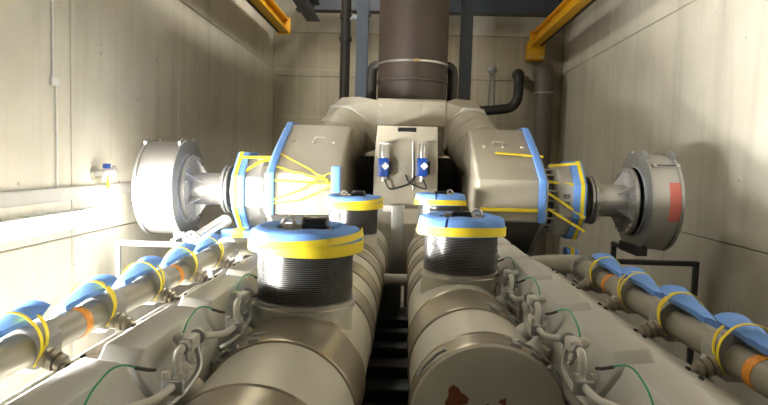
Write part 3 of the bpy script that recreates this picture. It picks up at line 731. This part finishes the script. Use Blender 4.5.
# ------------------------------------------------------------------ cylinder covers
P = .7125
COVL = .67
def hood_profile(s, k=0.0):
    pts = [(.745, 3.04), (.75, 3.20), (.81 + k * .3, 3.345 - k), (.945, 3.36 - k), (1.02, 3.20 - k), (1.07, 3.03)]
    return [(AX + s * h, z) for h, z in pts]
for s in (-1, 1):
    yf0 = 1.155 if s < 0 else 1.33
    n = 8
    for k in range(n):
        yf = yf0 + k * P
        lab = 'grey chamfered cylinder cover on the ' + SIDE[s] + ' bank, ' + ORD(k) + (' from the camera' if k else ' to the camera')
        t = thing('cylinder_cover', lab, 'cover', (AX + s * 1.0, yf - COVL / 2, 3.03), 'cylinder covers on both banks')
        pr, pr2 = hood_profile(s), hood_profile(s, .045)
        G().loft([[Vector((x, yf - COVL, z)) for x, z in pr2], [Vector((x, yf - COVL + .05, z)) for x, z in pr], [Vector((x, yf - .05, z)) for x, z in pr], [Vector((x, yf, z)) for x, z in pr2]]).build('hood', 'cover_grey', t, bevel=.007)
        G().box(min(AX + s * .79, AX + s * 1.16), max(AX + s * .79, AX + s * 1.16), yf - COVL - .015, yf + .015, 2.992, 3.045).build('base_flange', 'engine_grey', t)
        # flat deck flange sloping outward
        dk = [(1.20, 2.995), (1.20, 3.025), (1.42, 3.02), (1.70, 2.90), (1.70, 2.875), (1.40, 2.995)]
        G().prism([(AX + s * h, z) for h, z in dk], lambda p, y: Vector((p[0], y, p[1])), yf - P + .004, yf - .004).build('head_deck', 'engine_grey', t, bevel=.005, seg=1)
        for yy in (yf - .5, yf - .36):
            G().lathe([(0, 0), (.014, 0), (.014, .014), (0, .014)], (AX + s * 1.55, yy, 2.965), (s * .45, 0, .89), 6, cap=False).build('deck_bolt', 'rubber', t)
        hx = AX + s * .745
        yc_ = yf - .36
        loop = []
        for j in range(24):
            an = 2 * math.pi * j / 24
            u = math.cos(an) * .034 + (.035 if math.cos(an) > 0 else -.035)
            w = math.sin(an) * .034
            loop.append(Vector((hx - s * .012 + s * .4 * w * .6, yc_ + u, 3.255 + w)))
        G().tube(loop, .0075, 8, closed=True).build('handle_loop', 'galv', t)
        w0 = Vector((AX + s * .715, yf - .10, 3.345)); 
        pts = fillet([w0, w0 + Vector((s * .05, -.10, .055)), Vector((AX + s * .77, yf - .36, 3.36)), Vector((AX + s * .755, yf - .47, 3.25)), Vector((AX + s * .735, yf - .47, 3.12))], .12, 6)
        gw = G().tube(pts, .0034, 6).build('green_wire', 'green_wire', t)
        G().tube([w0 + Vector((-s * .01, .03, -.01)), w0, w0 + Vector((s * .02, -.04, .02))], .006, 8).build('wire_sleeve', 'rubber', gw)

# ------------------------------------------------------------------ fuel rails (zigzag pipe with clamp blocks)
for s in (-1, 1):
    h = .70
    yb0 = 1.36 if s < 0 else 1.50
    x = AX + s * h
    t = thing('fuel_rail', 'pale zigzag fuel pipe with clamp blocks along the ' + SIDE[s] + ' bank', 'pipe', (x, yb0 - .3, 3.2), 'zigzag fuel pipes')
    for k in range(8):
        yb = yb0 + k * P
        lo = Vector((x - s * .01, yb - .17, 3.245)); hi = Vector((x, yb, 3.335)); nl = Vector((x - s * .01, yb + P - .17, 3.245))
        G().tube(fillet([lo, Vector((lo.x, yb - .13, 3.25)), Vector((x + s * .005, yb - .10, 3.335)), hi], .045, 5), .0155, 12).build('rail_bend', 'engine_grey', t)
        G().tube(fillet([hi, Vector((x, yb + .12, 3.325)), Vector((x - s * .01, yb + P - .30, 3.25)), nl], .08, 5), .014, 12).build('rail_tube', 'engine_grey', t)
        bo = G().obox(hi + Vector((0, .02, 0)), (.085, .045, .048), (0, 1, 0), (0, 0, 1)).build('junction_block', 'engine_grey', t, bevel=.010)
        G().lathe([(.014, 0), (.025, 0), (.025, .03), (.014, .03)], hi + Vector((0, -.06, 0)), (0, 1, 0), 6).build('union_nut', 'galv', t)
        G().lathe([(.014, 0), (.029, 0), (.029, .022), (.014, .022)], hi + Vector((0, .085, -.001)), (0, 1, 0), 16).build('flange_ring', 'galv', t)
        cl = G().obox(lo + Vector((0, .0, -.005)), (.03, .072, .048), (0, 1, 0), (0, 0, 1)).build('pipe_clamp', 'galv', t, bevel=.006)
        G().lathe([(0, 0), (.011, 0), (.011, .02), (0, .02)], lo + Vector((s * .028, 0, .025)), (0, 0, 1), 6, cap=False).build('clamp_bolt', 'steel', cl)
        G().lathe([(0, 0), (.011, 0), (.011, .02), (0, .02)], lo + Vector((-s * .028, 0, .025)), (0, 0, 1), 6, cap=False).build('clamp_bolt', 'steel', cl)
        G().lathe([(0, 0), (.022, 0), (.022, .03), (.012, .045), (0, .045)], hi + Vector((s * .02, .03, .0)), (s, 0, .2), 10, cap=False).build('branch_fitting', 'engine_grey', bo)
        # return hose hanging below
        G().tube(fillet([hi + Vector((-s * .01, .05, -.02)), Vector((x - s * .035, yb + .03, 3.24)), Vector((x - s * .02, yb - .10, 3.19)), Vector((x + s * .03, yb - .26, 3.17))], .07, 5), .011, 8).build('return_hose', 'galv', t)

# ------------------------------------------------------------------ side manifolds with tee blocks, foam pads and straps
SH, SZ, SR = 1.82, 3.02, .088
NZ = {-1: [2.14 + k * .7175 for k in range(6)], 1: [2.437 + k * .7035 for k in range(5)]}
for s in (-1, 1):
    x = AX + s * SH
    t = thing('side_manifold', 'long grey manifold pipe with tee blocks on the outer ' + SIDE[s] + ' side', 'pipe', (x, 1.5, SZ - .1), 'outer manifold pipes')
    ys = NZ[s]
    ends = [1.1] + ys + [ys[-1] + .55]
    for a, b in zip(ends[:-1], ends[1:]):
        G().tube([(x, a, SZ), (x, b, SZ)], SR, 24).build('pipe_section', 'manifold_tan', t)
    for i, y in enumerate(ys):
        # hexagon-like tee block with a sloping foot
        hexp = [(-.12, -.03), (-.12, .06), (-.06, .125), (.075, .125), (.13, .06), (.13, -.06), (.06, -.12), (-.06, -.12)]
        G().prism([(x - s * u, SZ + w) for u, w in hexp], lambda p, q: Vector((p[0], q, p[1])), y - .02, y + .13).build('tee_block', 'tee_grey', t, bevel=.008)
        ft = [(.05, .06), (.115, .02), (.20, -.115), (.05, -.115)]
        G().prism([(x - s * u, SZ + w) for u, w in ft], lambda p, q: Vector((p[0], q, p[1])), y + .06, y + .10).build('block_foot', 'cover_grey', t, bevel=.004, seg=1)
        nz = G().lathe([(.03, 0), (.052, 0), (.052, .03), (.034, .032), (.034, .042), (.052, .044), (.052, .07), (.034, .072), (.034, .082), (.048, .084), (.048, .105), (.03, .11), (.03, .2)], (x - s * .10, y + .01, SZ - .035), (-s, 0, -.35), 22).build('nozzle', 'band_metal', t)
        if (s < 0 and i in (2, 4)) or (s > 0 and i in (1, 4)):
            G().lathe([(SR, 0), (SR + .003, 0), (SR + .003, .07), (SR, .07)], (x, y - .27, SZ), (0, 1, 0), 28, cap=False, closed=True).build('orange_label', 'orange_label', t)
        # foam pad draped over the block
        lab = 'blue foam pad strapped on the ' + SIDE[s] + ' manifold, ' + ORD(i) + (' from the camera' if i else ' to the camera')
        pdt = thing('foam_pad', lab, 'foam', (x, y - .1, SZ + .1), 'blue foam pads on the manifolds')
        rings = []
        ya, yb_ = y - .30, y + .10
        m = 10
        for k in range(m + 1):
            u = k / m; yy = ya + (yb_ - ya) * u
            lift = .012 + .088 * min(1, u * 1.35) + (.02 if u > .9 else 0) + rnd.uniform(-.004, .004)
            ring = []
            st = 100 - 55 * min(1, u * 1.5)
            angs = [math.radians(st + (165 - st) * q / 6) for q in range(7)]
            for an in angs: ring.append(Vector((x - s * math.cos(an) * (SR + .035) * 1.0, yy, SZ + max(math.sin(an) * (SR + .03), .03) * .6 + .035 + lift)))
            for an in reversed(angs): ring.append(Vector((x - s * math.cos(an) * (SR + .005) * .95, yy, SZ + max(math.sin(an) * (SR + .03), .03) * .6 + .0 + lift)))
            rings.append(ring)
        G().loft(rings).build('pad', 'blue_foam', pdt, smooth=50)
        for j, (dy, sk) in enumerate(((-.02, -.16), (-.02, .05)) if i % 2 else ((-.02, -.10), (-.03, .03))):
            top = SZ + .203 if j == 0 else SZ + .19
            ctl = [(.075, -.075), (.118, -.01), (.136, .07), (.118, .14), (.06, top - SZ), (0, top - SZ + .012), (-.06, top - SZ), (-.112, .135), (-.125, .07), (-.11, -.02)]
            ctl = [Vector((x + s * -u, y + dy + sk * (.5 + .5 * (i2 - 4.5) / 4.5), SZ + w)) for i2, (u, w) in enumerate(ctl)]
            path = fillet(ctl, .04, 3)
            nn = [Vector((p.x - x, 0, p.z - SZ - .04)).normalized() for p in path]
            G().ribbon(path, nn, .024, .004).build('strap', 'yellow_tape', pdt)

# manifold end connections near the turbochargers
t = thing('flanged_pipe', 'steel pipe with bolted round flange near the left drum', 'pipe', at(194, 243, 6.9))
fa, fb = at(194, 242, 6.7), at(226, 221, 7.25)
ax = (fb - fa).normalized()
G().tube([fa, fb], .085, 20).build('pipe', 'steel', t)
fl = G().lathe([(0, -.02), (.135, -.02), (.135, .015), (0, .015)], fa, ax, 28, cap=False).build('end_flange', 'drum_metal', t)
_, u_, v_ = frame_for(ax)
for k in range(8):
    an = 2 * math.pi * k / 8
    G().lathe([(0, 0), (.013, 0), (.013, .012), (0, .012)], fa - ax * .02 + (u_ * math.cos(an) + v_ * math.sin(an)) * .105, -ax, 6, cap=False).build('bolt', 'rubber', fl)
for s in (-1, 1):
    x = AX + s * SH; y = NZ[s][-1] + .55
    t = thing('manifold_elbow', 'curved pipe joining the ' + SIDE[s] + ' manifold to its turbocharger', 'pipe', (x, y, SZ - .1), 'manifold elbows')
    G().tube(fillet([(x, y, SZ), (x, y + .25, SZ), (x - s * .22, y + .62, SZ - .06), (x - s * .42, y + .75, SZ - .12)], .2, 6), SR + .01, 18).build('pipe', 'manifold_tan', t)
    G().lathe([(0, 0), (.13, 0), (.13, .03), (0, .03)], (x, y - .01, SZ), (0, 1, 0), 24, cap=False).build('flange', 'galv', t)
    for k in range(8):
        an = 2 * math.pi * k / 8
        G().lathe([(0, 0), (.012, 0), (.012, .014), (0, .014)], (x + math.cos(an) * .11, y - .01, SZ + math.sin(an) * .11), (0, -1, 0), 6, cap=False).build('bolt', 'steel', t)

# foam pieces tucked below the compressor casings
for s, c, lab in ((-1, Vector((-1.93, 7.0, 3.10)), 'blue foam block below the left compressor casing, beside the bolted flange'), (1, Vector((2.06, 7.38, 2.96)), 'small blue foam block below the right compressor casing')):
    w = .20 if s < 0 else .07
    t = thing('foam_block', lab, 'foam', c - Vector((0, 0, .05)), 'foam blocks below the compressor casings')
    G().box(c.x - w, c.x + w, c.y - .10, c.y + .10, c.z - .05, c.z + .05).build('foam', 'blue_foam', t, bevel=.02)
    G().box(c.x - w * .35, c.x + w * .35, c.y - .105, c.y + .105, c.z - .054, c.z + .056).build('strap', 'yellow_tape', t, bevel=.004)
    G().box(c.x - .04, c.x + .04, c.y - .04, c.y + .04, 2.6, c.z - .052).build('support_post', 'galv', t)
